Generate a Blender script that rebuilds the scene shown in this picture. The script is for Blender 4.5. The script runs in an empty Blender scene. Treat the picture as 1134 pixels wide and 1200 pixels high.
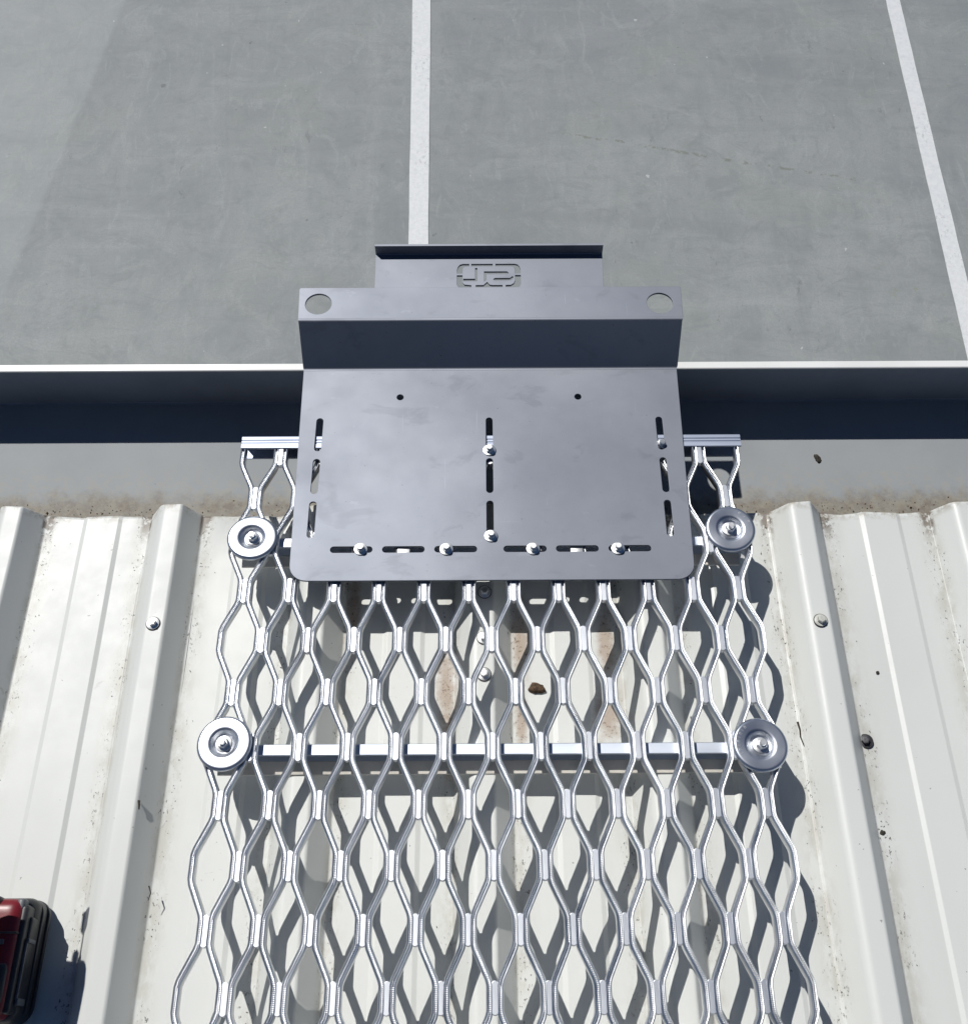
import bpy, bmesh, math, random
from math import sin, cos, pi, radians, atan2, asin
from mathutils import Vector, Matrix

random.seed(7)
S = bpy.context.scene
COL = S.collection
MM = 0.001

# ------------------------------------------------------------------ roof frame
# All roof work is written in millimetres in the frame of the roof pans: x along the gutter,
# y down the slope towards the gutter (0 = end of the sheets), z square to the sheet.
SLOPE = radians(5.67)
ROOF = Matrix.Rotation(-SLOPE, 4, 'X')

# ------------------------------------------------------------------ camera
p_, yw, rl = 1.067001, 0.0036778, -0.0017909
CP = Vector((-32.287, -616.155, 1126.878)) * MM
F_PX = 1230.887
fw = Vector((sin(yw) * cos(p_), cos(yw) * cos(p_), -sin(p_)))
rt = Vector((cos(yw), -sin(yw), 0.0))
up = rt.cross(fw)
rt2 = cos(rl) * rt + sin(rl) * up
up2 = -sin(rl) * rt + cos(rl) * up
R3 = ROOF.to_3x3()
rw, uw, fww = R3 @ rt2, R3 @ up2, R3 @ fw
cam = bpy.data.cameras.new('camera')
cam.sensor_fit = 'HORIZONTAL'
cam.sensor_width = 36.0
cam.lens = 36.0 * F_PX / 1134.0
cam.clip_start = 0.02
cam.clip_end = 1500.0
cam_o = bpy.data.objects.new('camera', cam)
cp = R3 @ CP
cam_o.matrix_world = Matrix(((rw.x, uw.x, -fww.x, cp.x), (rw.y, uw.y, -fww.y, cp.y),
                             (rw.z, uw.z, -fww.z, cp.z), (0, 0, 0, 1)))
COL.objects.link(cam_o)
S.camera = cam_o

# ------------------------------------------------------------------ sky and sun
sun_dir = (R3 @ Vector((-0.465, 0.55, 1.0))).normalized()
elev = asin(sun_dir.z)
azim = atan2(sun_dir.x, sun_dir.y)
W = bpy.data.worlds.new('World')
S.world = W
W.use_nodes = True
nt = W.node_tree
sky = nt.nodes.new('ShaderNodeTexSky')
sky.sky_type = 'NISHITA'
sky.sun_disc = False
sky.sun_elevation = elev
sky.sun_rotation = azim
sky.altitude = 3500.0
sky.air_density = 1.3
sky.dust_density = 0.0
sky.ozone_density = 7.0
bg = nt.nodes['Background']
bg.inputs[1].default_value = 0.05
nt.links.new(sky.outputs[0], bg.inputs[0])
sun = bpy.data.lights.new('sun', 'SUN')
sun.energy = 5.0
sun.angle = radians(0.53)
sun.color = (1.0, 0.98, 0.94)
sun_o = bpy.data.objects.new('sun', sun)
sun_o.matrix_world = Matrix.Translation((0, 0, 5)) @ sun_dir.to_track_quat('Z', 'Y').to_matrix().to_4x4()
COL.objects.link(sun_o)

S.view_settings.view_transform = 'Standard'
S.view_settings.look = 'None'
S.view_settings.gamma = 1.0
S.view_settings.use_curve_mapping = False
S.view_settings.exposure = -0.36
S.cycles.max_bounces = 8
S.cycles.use_denoising = True


# ------------------------------------------------------------------ materials
class N:
    """small helper for node graphs"""
    def __init__(self, name):
        self.m = bpy.data.materials.new(name)
        self.m.use_nodes = True
        self.t = self.m.node_tree
        self.b = self.t.nodes['Principled BSDF']
        self.tc = self.t.nodes.new('ShaderNodeTexCoord')

    def n(self, typ, **kw):
        o = self.t.nodes.new(typ)
        for k, v in kw.items():
            setattr(o, k, v)
        return o

    def l(self, a, b):
        self.t.links.new(a, b)

    def coords(self, scale=(1, 1, 1), loc=(0, 0, 0), rot=(0, 0, 0)):
        mp = self.n('ShaderNodeMapping')
        mp.inputs['Scale'].default_value = scale
        mp.inputs['Location'].default_value = loc
        mp.inputs['Rotation'].default_value = rot
        self.l(self.tc.outputs['Object'], mp.inputs[0])
        return mp.outputs[0]

    def noise(self, scale, detail=4, rough=0.6, sc=(1, 1, 1), loc=(0, 0, 0), dist=0.0, rot=(0, 0, 0)):
        o = self.n('ShaderNodeTexNoise')
        o.inputs['Scale'].default_value = scale
        o.inputs['Detail'].default_value = detail
        o.inputs['Roughness'].default_value = rough
        o.inputs['Distortion'].default_value = dist
        self.l(self.coords(sc, loc, rot), o.inputs['Vector'])
        return o.outputs['Fac']

    def ramp(self, v, a, b, lo=0.0, hi=1.0, smooth=True):
        o = self.n('ShaderNodeMapRange')
        o.interpolation_type = 'SMOOTHSTEP' if smooth else 'LINEAR'
        for i, x in zip((1, 2, 3, 4), (a, b, lo, hi)):
            o.inputs[i].default_value = x
        self.l(v, o.inputs[0])
        return o.outputs[0]

    def math(self, op, a, b=None, c=None):
        o = self.n('ShaderNodeMath', operation=op)
        for i, x in enumerate((a, b, c)):
            if x is None:
                continue
            if isinstance(x, (int, float)):
                o.inputs[i].default_value = x
            else:
                self.l(x, o.inputs[i])
        return o.outputs[0]

    def mix(self, f, a, b):
        o = self.n('ShaderNodeMix', data_type='RGBA')
        for i, x in ((0, f), (6, a), (7, b)):
            if isinstance(x, (int, float)):
                o.inputs[i].default_value = x
            elif isinstance(x, tuple):
                o.inputs[i].default_value = (*x, 1.0)
            else:
                self.l(x, o.inputs[i])
        return o.outputs[2]

    def bump(self, h, strength=0.2, dist=0.001, prev=None):
        o = self.n('ShaderNodeBump')
        o.inputs['Strength'].default_value = strength
        o.inputs['Distance'].default_value = dist
        self.l(h, o.inputs['Height'])
        if prev is not None:
            self.l(prev, o.inputs['Normal'])
        self.l(o.outputs[0], self.b.inputs['Normal'])
        return o.outputs[0]

    def set(self, **kw):
        nm = {'color': 'Base Color', 'metal': 'Metallic', 'rough': 'Roughness', 'spec': 'Specular IOR Level',
              'coat': 'Coat Weight', 'coatr': 'Coat Roughness', 'aniso': 'Anisotropic'}
        for k, v in kw.items():
            s = self.b.inputs[nm[k]]
            if isinstance(v, (int, float)):
                s.default_value = v
            elif isinstance(v, tuple):
                s.default_value = (*v, 1.0)
            else:
                self.l(v, s)
        return self

    def blob(self, x, y, rx, ry, edge=0.35, nscale=60.0):
        """soft irregular patch at roof position x, y (mm), radii in mm"""
        mp = self.n('ShaderNodeMapping')
        mp.inputs['Scale'].default_value = (1000.0 / rx, 1000.0 / ry, 0.0)
        mp.inputs['Location'].default_value = (-x / rx, -y / ry, 0)
        self.l(self.tc.outputs['Object'], mp.inputs[0])
        le = self.n('ShaderNodeVectorMath', operation='LENGTH')
        self.l(mp.outputs[0], le.inputs[0])
        nz = self.noise(nscale, 5, 0.7)
        d = self.math('ADD', le.outputs['Value'], self.math('MULTIPLY', self.math('SUBTRACT', nz, 0.5), 1.6))
        return self.ramp(d, 1.0 + edge * .3, 1.0 - edge, 0, 1)


def mat_roof():
    g = N('painted roof steel')
    big = g.noise(2.2, 5, 0.6, sc=(1, .5, 1))
    streak = g.noise(14, 4, 0.6, sc=(1, .08, 1))
    base = g.mix(g.ramp(big, .3, .7), (0.60, 0.61, 0.582), (0.66, 0.67, 0.645))
    base = g.mix(g.ramp(streak, .52, .75, 0, .35), base, (0.60, 0.60, 0.56))
    att = g.n('ShaderNodeAttribute', attribute_name='crease')
    cr = att.outputs['Fac']
    # dust film and black specks that collect along the foot of every rib
    film = g.math('MULTIPLY', cr, g.ramp(g.noise(45, 5, .75, sc=(1, .5, 1)), .38, .62))
    base = g.mix(g.math('MULTIPLY', film, .5), base, (0.40, 0.375, 0.31))
    speck = g.math('MULTIPLY', g.ramp(cr, 0.15, 0.6), g.ramp(g.noise(330, 3, .65, sc=(1, .55, 1)), .60, .655))
    speck = g.math('MULTIPLY', speck, g.ramp(g.noise(16, 3, .5, loc=(3, 1, 0)), .42, .58))
    base = g.mix(g.math('MULTIPLY', speck, .85), base, (0.07, 0.06, 0.05))
    loose = g.ramp(g.noise(150, 2, .5, loc=(5, 2, 1)), .755, .775)
    base = g.mix(g.math('MULTIPLY', loose, .6), base, (0.12, 0.11, 0.09))
    scuff = g.math('MULTIPLY', g.ramp(g.noise(34, 5, .7, sc=(1, 2.4, 1), dist=1.2, rot=(0, 0, .6)), .67, .70),
                   g.ramp(g.noise(5, 2, .5, loc=(1, 7, 0)), .5, .62))
    base = g.mix(g.math('MULTIPLY', scuff, .35), base, (0.30, 0.29, 0.26))
    for x, y, rx, ry in ((12, -165, 13, 55), (-74, -215, 13, 62), (108, -172, 11, 50), (106, -250, 17, 34),
                         (-182, -130, 10, 60), (-70, -290, 7, 40), (10, -255, 8, 40)):
        b = g.blob(x, y, rx, ry, .8)
        base = g.mix(g.math('MULTIPLY', b, .62), base, (0.30, 0.185, 0.105))
        b2 = g.math('MULTIPLY', b, g.ramp(g.noise(190, 4, .7, loc=(x, 0, 0)), .55, .66))
        base = g.mix(g.math('MULTIPLY', b2, .8), base, (0.11, 0.06, 0.035))
    # soil line at the cut end of the sheets
    sep = g.n('ShaderNodeSeparateXYZ')
    g.l(g.tc.outputs['Object'], sep.inputs[0])
    endm = g.ramp(sep.outputs[1], -0.012, 0.0)
    endm = g.math('MULTIPLY', endm, g.ramp(g.noise(80, 5, .7), .42, .6))
    base = g.mix(g.math('MULTIPLY', endm, .55), base, (0.28, 0.23, 0.16))
    cend = g.math('MULTIPLY', g.ramp(sep.outputs[1], -0.045, -0.006), g.math('MULTIPLY', g.ramp(cr, .5, .9), g.ramp(g.noise(120, 3, .6), .4, .5)))
    base = g.mix(g.math('MULTIPLY', cend, .8), base, (0.13, 0.095, 0.065))
    # wet-looking ring where batten water dries
    g.set(color=base, rough=g.ramp(g.noise(30, 4, .6), .3, .7, .42, .47), spec=.45)
    bz = g.bump(g.noise(9, 3, .5, sc=(1, .2, 1)), .3, .0012)
    g.bump(g.noise(420, 3, .6), .08, .0004, bz)
    return g.m


def mat_gutter(dark=False):
    g = N('painted gutter steel')
    n1 = g.noise(5, 5, .6)
    base = g.mix(g.ramp(n1, .3, .7), (0.275, 0.295, 0.31), (0.32, 0.335, 0.345))
    sp = g.ramp(g.noise(160, 2, .5), .76, .79)
    base = g.mix(g.math('MULTIPLY', sp, .6), base, (0.13, 0.12, 0.10))
    geo = g.n('ShaderNodeSeparateXYZ')
    g.l(g.tc.outputs['Object'], geo.inputs[0])
    nn = g.noise(26, 5, .7)
    edge = g.math('ADD', geo.outputs[1], g.math('MULTIPLY', g.math('SUBTRACT', nn, .5), -.06))
    silt = g.math('MULTIPLY', g.ramp(edge, .090, .062), g.ramp(geo.outputs[2], -.095, -.105))
    col = g.mix(g.ramp(g.noise(70, 5, .75), .35, .65), (0.26, 0.235, 0.185), (0.17, 0.13, 0.09))
    base = g.mix(g.math('MULTIPLY', silt, .75), base, col)
    far = g.math('MULTIPLY', g.ramp(edge, .135, .085), g.ramp(g.noise(90, 4, .7), .45, .6))
    base = g.mix(g.math('MULTIPLY', far, .25), base, (0.38, 0.34, 0.25))
    g.set(color=base, rough=.62, spec=.3)
    g.bump(g.noise(6, 3, .5), .3, .002)
    return g.m


def mat_metal(name, c1, c2, rough=(.3, .45), scale=30, bump=.05, stretch=(1, 1, 1), metal=1.0, ridge=0.0, marks=0.0, vary=0):
    g = N(name)
    n = g.noise(scale, 5, .65, sc=stretch)
    col = g.mix(g.ramp(n, .3, .7), c1, c2)
    if marks:
        mk = g.ramp(g.noise(15, 5, .6, dist=.5, loc=(4, 4, 0), rot=(0, 0, .8), sc=(1, 1.8, 1)), .57, .66)
        col = g.mix(g.math('MULTIPLY', mk, marks), col, tuple(x * .62 for x in c1))
        mk2 = g.ramp(g.noise(22, 4, .6, loc=(9, 3, 0), rot=(0, 0, .7), sc=(1, 2, 1)), .66, .70)
        col = g.mix(g.math('MULTIPLY', mk2, marks * .8), col, tuple(min(1, x * 1.35) for x in c2))
        for sc_, ro_, th in (((60, 1.2, 1), .35, .70), ((1.4, 70, 1), .12, .705), ((50, 1.5, 1), -.8, .715)):
            ln = g.ramp(g.noise(5, 3, .55, sc=sc_, rot=(0, 0, ro_), loc=(ro_ * 9, 2, 1)), th, th + .02)
            ln = g.math('MULTIPLY', ln, g.ramp(g.noise(8, 2, .5, loc=(ro_ * 20, 5, 0)), .5, .62))
            col = g.mix(g.math('MULTIPLY', ln, .30), col, tuple(min(1, x * 1.6) for x in c2))
        dots = g.ramp(g.noise(260, 2, .5, loc=(2, 2, 2)), .735, .76)
        col = g.mix(g.math('MULTIPLY', dots, .5), col, (.10, .09, .09))
    g.set(color=col, metal=metal, rough=g.ramp(g.noise(scale * .6, 4, .6, sc=stretch, loc=(3, 3, 3)), .3, .7, *rough))
    prev = g.bump(g.noise(scale * 6, 3, .6, sc=stretch), bump, .0004)
    oi = g.n('ShaderNodeObjectInfo')
    tint = g.ramp(oi.outputs['Random'], 0, 1, .82 if vary else 1.0, 1.0, False)
    dull = g.ramp(g.noise(9, 4, .65, loc=(6, 2, 4)), .50, .66, 1.0, .78 if vary else 1.0)
    col = g.mix(g.math('SUBTRACT', 1.0, g.math('MULTIPLY', tint, dull)), col, (.22, .23, .25))
    g.l(col, g.b.inputs['Base Color'])
    if ridge:
        w = g.n('ShaderNodeTexWave', wave_type='BANDS', bands_direction='Y')
        w.inputs['Scale'].default_value = 185.0
        w.inputs['Distortion'].default_value = 1.5
        g.l(g.tc.outputs['Object'], w.inputs['Vector'])
        g.bump(w.outputs['Fac'], ridge, .0003, prev)
    return g.m


def mat_ground():
    g = N('weathered yard surface')
    a = g.noise(.9, 6, .62)
    b = g.noise(5.5, 6, .7, sc=(1, .6, 1), dist=.5)
    base = g.mix(g.ramp(a, .35, .65), (0.245, 0.262, 0.272), (0.290, 0.306, 0.308))
    base = g.mix(g.ramp(b, .42, .72, 0, .6), base, (0.205, 0.232, 0.24))
    gr = g.ramp(g.noise(1.6, 4, .6, loc=(7, 3, 0)), .50, .68, 0, .45)
    base = g.mix(gr, base, (0.268, 0.288, 0.268))
    for sc_, ro_, lo_ in (((.35, 2.2, 1), .25, 3), ((2.4, .4, 1), .15, 9), ((.5, 1.8, 1), -.5, 15)):
        st = g.noise(1.8, 5, .66, sc=sc_, rot=(0, 0, ro_), loc=(lo_, lo_, 0), dist=.9)
        base = g.mix(g.ramp(st, .52, .70, 0, .42), base, (0.205, 0.222, 0.232))
        base = g.mix(g.ramp(st, .46, .30, 0, .35), base, (0.345, 0.36, 0.365))
    # brushed swirls and tyre scuffs
    sw = g.noise(3.0, 6, .72, sc=(1, 2.6, 1), dist=2.2, rot=(0, 0, -.35))
    base = g.mix(g.ramp(sw, .55, .68, 0, .28), base, (0.175, 0.195, 0.205))
    sw2 = g.noise(4.0, 6, .72, sc=(2.5, .8, 1), dist=1.8, loc=(4, 0, 0))
    base = g.mix(g.ramp(sw2, .56, .66, 0, .35), base, (0.35, 0.37, 0.375))
    mot = g.noise(7.0, 6, .75, dist=1.0, loc=(2, 8, 0))
    base = g.mix(g.ramp(mot, .52, .70, 0, .5), base, (0.195, 0.212, 0.212))
    mo2 = g.noise(2.6, 7, .78, dist=1.6, loc=(12, 1, 0))
    base = g.mix(g.ramp(mo2, .53, .66, 0, .5), base, (0.200, 0.218, 0.226))
    base = g.mix(g.ramp(mo2, .47, .36, 0, .4), base, (0.335, 0.352, 0.345))
    oil = g.math('MULTIPLY', g.ramp(g.noise(9, 6, .8, loc=(5, 14, 0), sc=(1.7, .8, 1), rot=(0, 0, .9)), .60, .66), g.ramp(g.noise(1.3, 2, .5, loc=(9, 4, 0)), .50, .62))
    base = g.mix(g.math('MULTIPLY', oil, .55), base, (0.14, 0.152, 0.155))
    grn = g.math('MULTIPLY', g.ramp(g.noise(13, 5, .8, loc=(1, 4, 0)), .62, .70), g.ramp(g.noise(1.7, 2, .5, loc=(3, 11, 0)), .5, .62))
    base = g.mix(g.math('MULTIPLY', grn, .5), base, (0.24, 0.26, 0.17))
    fine = g.noise(90, 5, .8)
    base = g.mix(g.ramp(fine, .40, .66, 0, .45), base, (0.22, 0.235, 0.24))
    spot = g.ramp(g.noise(17, 2, .5, loc=(1, 1, 0)), .755, .78)
    base = g.mix(g.math('MULTIPLY', spot, .5), base, (0.10, 0.11, 0.11))
    lite = g.ramp(g.noise(21, 2, .5, loc=(8, 1, 0)), .765, .78)
    base = g.mix(g.math('MULTIPLY', lite, .6), base, (0.55, 0.56, 0.56))
    sep = g.n('ShaderNodeSeparateXYZ')
    g.l(g.tc.outputs['Object'], sep.inputs[0])
    X, Y = sep.outputs[0], sep.outputs[1]
    # paler pour on the far left, meeting along a straight joint
    j = g.math('SUBTRACT', X, g.math('ADD', -2.04, g.math('MULTIPLY', g.math('SUBTRACT', Y, 4.34), .171)))
    jm = g.ramp(j, .02, -.02, 0, .22)
    base = g.mix(jm, base, (0.42, 0.45, 0.45))
    # old sealed crack with dark patches
    t = g.math('SUBTRACT', Y, g.math('ADD', 3.50, g.math('MULTIPLY', g.math('SUBTRACT', X, .38), -.214)))
    wob = g.math('MULTIPLY', g.math('SUBTRACT', g.noise(4, 3, .6), .5), .05)
    t = g.math('ABSOLUTE', g.math('ADD', t, wob))
    ck = g.math('MULTIPLY', g.ramp(t, .014, .004), g.ramp(g.noise(26, 3, .7), .49, .57))
    ck = g.math('MULTIPLY', ck, g.math('MULTIPLY', g.ramp(X, .3, .5), g.ramp(X, 2.05, 1.9)))
    base = g.mix(g.math('MULTIPLY', ck, .55), base, (0.15, 0.16, 0.12))
    g.set(color=base, rough=.68, spec=.35)
    g.bump(g.noise(120, 4, .7), .25, .004)
    return g.m


def mat_paint_line():
    g = N('worn white line paint')
    n = g.noise(45, 5, .7)
    base = g.mix(g.ramp(n, .35, .7), (0.70, 0.71, 0.72), (0.62, 0.635, 0.65))
    base = g.mix(g.ramp(g.noise(8, 5, .7, loc=(3, 0, 0)), .6, .75, 0, .35), base, (0.50, 0.52, 0.53))
    wear = g.math('MULTIPLY', g.ramp(g.noise(60, 5, .75, sc=(1, .6, 1)), .56, .62), g.ramp(g.noise(3.5, 3, .6, loc=(2, 2, 0)), .45, .62))
    base = g.mix(g.math('MULTIPLY', wear, .6), base, (0.36, 0.38, 0.385))
    g.set(color=base, rough=.6)
    g.bump(g.noise(160, 4, .7), .3, .003)
    return g.m


def mat_plain(name, c, rough=.5, metal=0.0, var=.25, scale=60, spec=.5, bump=.1):
    g = N(name)
    n = g.noise(scale, 4, .6)
    g.set(color=g.mix(g.ramp(n, .3, .7), tuple(x * (1 - var) for x in c), tuple(min(1, x * (1 + var)) for x in c)),
          rough=rough, metal=metal, spec=spec)
    g.bump(g.noise(scale * 5, 3, .6), bump, .0005)
    return g.m


M_ROOF = mat_roof()
M_GUT = mat_gutter()
M_GROUND = mat_ground()
M_LINE = mat_paint_line()
M_ALU = mat_metal('bright galvanised strand', (.82, .83, .845), (.93, .935, .94), (.27, .42), 60, .15, (1, .2, 1), ridge=.35, vary=1)
M_ALUF = mat_metal('bright galvanised web', (.64, .665, .71), (.80, .815, .85), (.40, .56), 40, .10, (1, .2, 1), vary=1)
M_RAIL = mat_metal('galvanised rail', (.36, .40, .49), (.46, .50, .59), (.52, .62), 40, .12, (.15, 1, 1))
M_BATTEN = mat_metal('bright cross batten', (.56, .61, .69), (.70, .74, .81), (.44, .58), 30, .1, (.15, 1, 1))
M_DISC = mat_metal('zinc plated washer', (.60, .63, .69), (.72, .74, .79), (.28, .44), 14, .10, vary=1)
M_STEEL = mat_metal('mill finish steel plate', (.250, .267, .306), (.286, .301, .340), (.60, .70), 7, .05, marks=.24)
M_BOLT = mat_metal('zinc plated bolt', (.78, .78, .77), (.90, .90, .88), (.38, .50), 80, .1)
M_SCREWP = mat_plain('painted screw head', (.55, .55, .50), .4)
M_SCREWD = mat_plain('dark weathered screw', (.05, .05, .055), .5, .6)
M_RUBBER = mat_plain('rubber seal', (.03, .03, .03), .8)
M_RED = mat_plain('red tool plastic', (.17, .012, .018), .36, var=.12)
M_BLACK = mat_plain('black tool plastic', (.030, .031, .034), .42, var=.2)
M_GREYP = mat_plain('grey tool plastic', (.13, .14, .15), .45, var=.15)
M_SOIL = mat_plain('dry soil crumbs', (.085, .052, .03), .9, var=.6, scale=300, bump=.6)
M_SOILD = mat_plain('dark organic litter', (.035, .03, .022), .85, var=.5, scale=300, bump=.5)
M_SILT = mat_plain('sandy gutter silt', (.36, .30, .21), .95, var=.45, scale=180, bump=.9)
M_GUT_SHADE = mat_plain('gutter wall with painted shade', (.20, .235, .29), .55, var=.10, scale=9, spec=.35, bump=.05)  # same gutter paint, darkened: the inner wall's shade is put into the colour
M_FOOT = mat_plain('flange with painted roof reflection', (.60, .57, .51), .5, var=.15, scale=14, bump=.1)  # pale warm colour stands in for the sunlit roof reflected in galvanised steel
M_LIP = mat_plain('folded gutter edge with painted glint', (.80, .80, .78), .35, var=.04, scale=12)  # lightened colour stands in for the sun glint along the fold
M_WALL = mat_plain('pale wall cladding', (.55, .55, .52), .6, var=.05, scale=3)


# ------------------------------------------------------------------ object helpers
def link(name, me, mat=None, parent=None, mw=None):
    o = bpy.data.objects.new(name, me)
    COL.objects.link(o)
    if me is not None and mat is not None and not me.materials:
        me.materials.append(mat)
    if parent is not None:
        o.parent = parent
        if mw is not None:
            o.matrix_basis = mw
    elif mw is not None:
        o.matrix_world = mw
    return o


def tag(o, label=None, cat=None, group=None, kind=None):
    if label: o['label'] = label
    if cat: o['category'] = cat
    if group: o['group'] = group
    if kind: o['kind'] = kind
    return o


def thing(name, label, cat, x=0, y=0, z=0, group=None, frame=None):
    """an Empty at the thing's base, in the roof frame"""
    o = bpy.data.objects.new(name, None)
    o.empty_display_size = .02
    COL.objects.link(o)
    o.matrix_world = (ROOF if frame is None else frame) @ Matrix.Translation(Vector((x, y, z)) * MM)
    return tag(o, label, cat, group)


def T(x, y, z, rz=0.0):
    return Matrix.Translation(Vector((x, y, z)) * MM) @ Matrix.Rotation(rz, 4, 'Z')


def mesh_from(name, V, Fc, smooth=False):
    me = bpy.data.meshes.new(name)
    me.from_pydata([tuple(c * MM for c in v) for v in V], [], Fc)
    bm = bmesh.new()
    bm.from_mesh(me)
    bmesh.ops.recalc_face_normals(bm, faces=bm.faces)
    bm.to_mesh(me)
    bm.free()
    if smooth:
        me.shade_smooth()
    me.update()
    return me


def autosmooth(me, ang=35):
    me.shade_smooth()
    bm = bmesh.new()
    bm.from_mesh(me)
    lim = radians(ang)
    for e in bm.edges:
        e.smooth = not (len(e.link_faces) != 2 or e.calc_face_angle(0) > lim)
    bm.to_mesh(me)
    bm.free()
    return me


def plate2d(name, outer, holes, thick, bevel=.3):
    """flat plate with cut-outs, top face at z = 0 (mm)"""
    cu = bpy.data.curves.new(name, 'CURVE')
    cu.dimensions = '2D'
    cu.fill_mode = 'BOTH'
    cu.extrude = (thick / 2 - bevel) * MM
    cu.bevel_depth = bevel * MM
    cu.bevel_resolution = 1
    cu.offset = -bevel * MM
    for pl in [outer] + list(holes):
        sp = cu.splines.new('POLY')
        sp.points.add(len(pl) - 1)
        for i, (x, y) in enumerate(pl):
            sp.points[i].co = (x * MM, y * MM, 0, 1)
        sp.use_cyclic_u = True
    o = bpy.data.objects.new('tmp', cu)
    COL.objects.link(o)
    dg = bpy.context.evaluated_depsgraph_get()
    me = bpy.data.meshes.new_from_object(o.evaluated_get(dg))
    bpy.data.objects.remove(o)
    bpy.data.curves.remove(cu)
    me.name = name
    me.transform(Matrix.Translation((0, 0, -thick / 2 * MM)))
    me.materials.clear()
    return autosmooth(me, 30)


def arc(cx, cy, r, a0, a1, n=8):
    return [(cx + r * cos(radians(a0 + (a1 - a0) * i / n)), cy + r * sin(radians(a0 + (a1 - a0) * i / n))) for i in range(n + 1)]


def circle(cx, cy, r, n=28):
    return arc(cx, cy, r, 0, 360, n)[:-1]


def slot_v(x, y0, y1, r):
    a, b = min(y0, y1), max(y0, y1)
    return arc(x, b - r, r, 0, 180) + arc(x, a + r, r, 180, 360)


def slot_h(x0, x1, y, r):
    a, b = min(x0, x1), max(x0, x1)
    return arc(b - r, y, r, -90, 90) + arc(a + r, y, r, 90, 270)


def sweep_x(name, prof, x0, x1, thick=None, xt0=None, xt1=None, ang=30):
    """extrude a closed (y, z) outline along x; if thick is given, prof is an open line thickened downwards/inwards.
    xt0/xt1: x limits at the last profile point, interpolated linearly by length (for tapered risers)"""
    if thick:
        pts = [Vector(p) for p in prof]
        off = []
        for i, p in enumerate(pts):
            a = pts[max(0, i - 1)]
            b = pts[min(len(pts) - 1, i + 1)]
            d = (b - a).normalized()
            nrm = Vector((d.y, -d.x))
            if 0 < i < len(pts) - 1:
                d1, d2 = (p - a).normalized(), (b - p).normalized()
                k = max(.5, cos(d1.angle(d2) / 2)) if (d1 - d2).length > 1e-6 else 1
            else:
                k = 1
            off.append(p + nrm * thick / k)
        closed = [tuple(p) for p in pts] + [tuple(p) for p in reversed(off)]
        n0 = len(pts)
    else:
        closed = list(prof)
        n0 = len(closed)
    n = len(closed)

    def lim(i):
        if xt0 is None:
            return x0, x1
        k = i if i < n0 else (2 * n0 - 1 - i)
        f = k / (n0 - 1)
        return x0 + (xt0 - x0) * f, x1 + (xt1 - x1) * f
    V, Fc = [], []
    for i, (y, z) in enumerate(closed):
        a, b = lim(i)
        V += [(a, y, z), (b, y, z)]
    for i in range(n):
        j = (i + 1) % n
        Fc.append((2 * i, 2 * i + 1, 2 * j + 1, 2 * j))
    if thick:
        for i in range(n0 - 1):
            j, k, l = i + 1, n - 2 - i, n - 1 - i
            Fc.append((2 * i, 2 * j, 2 * k, 2 * l))
            Fc.append((2 * i + 1, 2 * l + 1, 2 * k + 1, 2 * j + 1))
    else:
        Fc.append(tuple(2 * i for i in range(n)))
        Fc.append(tuple(2 * i + 1 for i in reversed(range(n))))
    me = mesh_from(name, V, Fc)
    return autosmooth(me, ang)


def lathe(name, prof, n=40, hexes=(), ang=30):
    """revolve (r, z) points; hexes: indices of profile points with a six-sided outline"""
    V, Fc = [], []
    for k, (r, z) in enumerate(prof):
        for i in range(n):
            a = 2 * pi * i / n
            rr = r
            if k in hexes:
                m = (a % (pi / 3)) - pi / 6
                rr = r * cos(pi / 6) / cos(m)
            V.append((rr * cos(a), rr * sin(a), z))
    for k in range(len(prof) - 1):
        for i in range(n):
            j = (i + 1) % n
            Fc.append((k * n + i, k * n + j, (k + 1) * n + j, (k + 1) * n + i))
    Fc.append(tuple(range(n)))
    Fc.append(tuple((len(prof) - 1) * n + i for i in reversed(range(n))))
    me = mesh_from(name, V, Fc)
    return autosmooth(me, ang)


def box_bm(bm, x0, x1, y0, y1, z0, z1, bev=0.0, seg=2, taper=0.0):
    r = bmesh.ops.create_cube(bm, size=1.0)
    vs = r['verts']
    for v in vs:
        t = taper if v.co.z > 0 else 0
        v.co = Vector(((x0 + x1) / 2 + v.co.x * (x1 - x0 - 2 * t), (y0 + y1) / 2 + v.co.y * (y1 - y0 - 2 * t), (z0 + z1) / 2 + v.co.z * (z1 - z0))) * MM
    if bev:
        es = list({e for v in vs for e in v.link_edges})
        bmesh.ops.bevel(bm, geom=es, offset=bev * MM, segments=seg, affect='EDGES', profile=.6)


def boxes(name, L, ang=40):
    bm = bmesh.new()
    for b in L:
        box_bm(bm, *b[:6], **(b[6] if len(b) > 6 else {}))
    me = bpy.data.meshes.new(name)
    bm.to_mesh(me)
    bm.free()
    return autosmooth(me, ang)


# ------------------------------------------------------------------ ground far below
Z_G = -3.100
gnd = bpy.data.meshes.new('ground')
gnd.from_pydata([(-300, -300, Z_G), (300, -300, Z_G), (300, 300, Z_G), (-300, 300, Z_G)], [], [(0, 1, 2, 3)])
tag(link('ground', gnd, M_GROUND), kind='structure')


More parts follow.
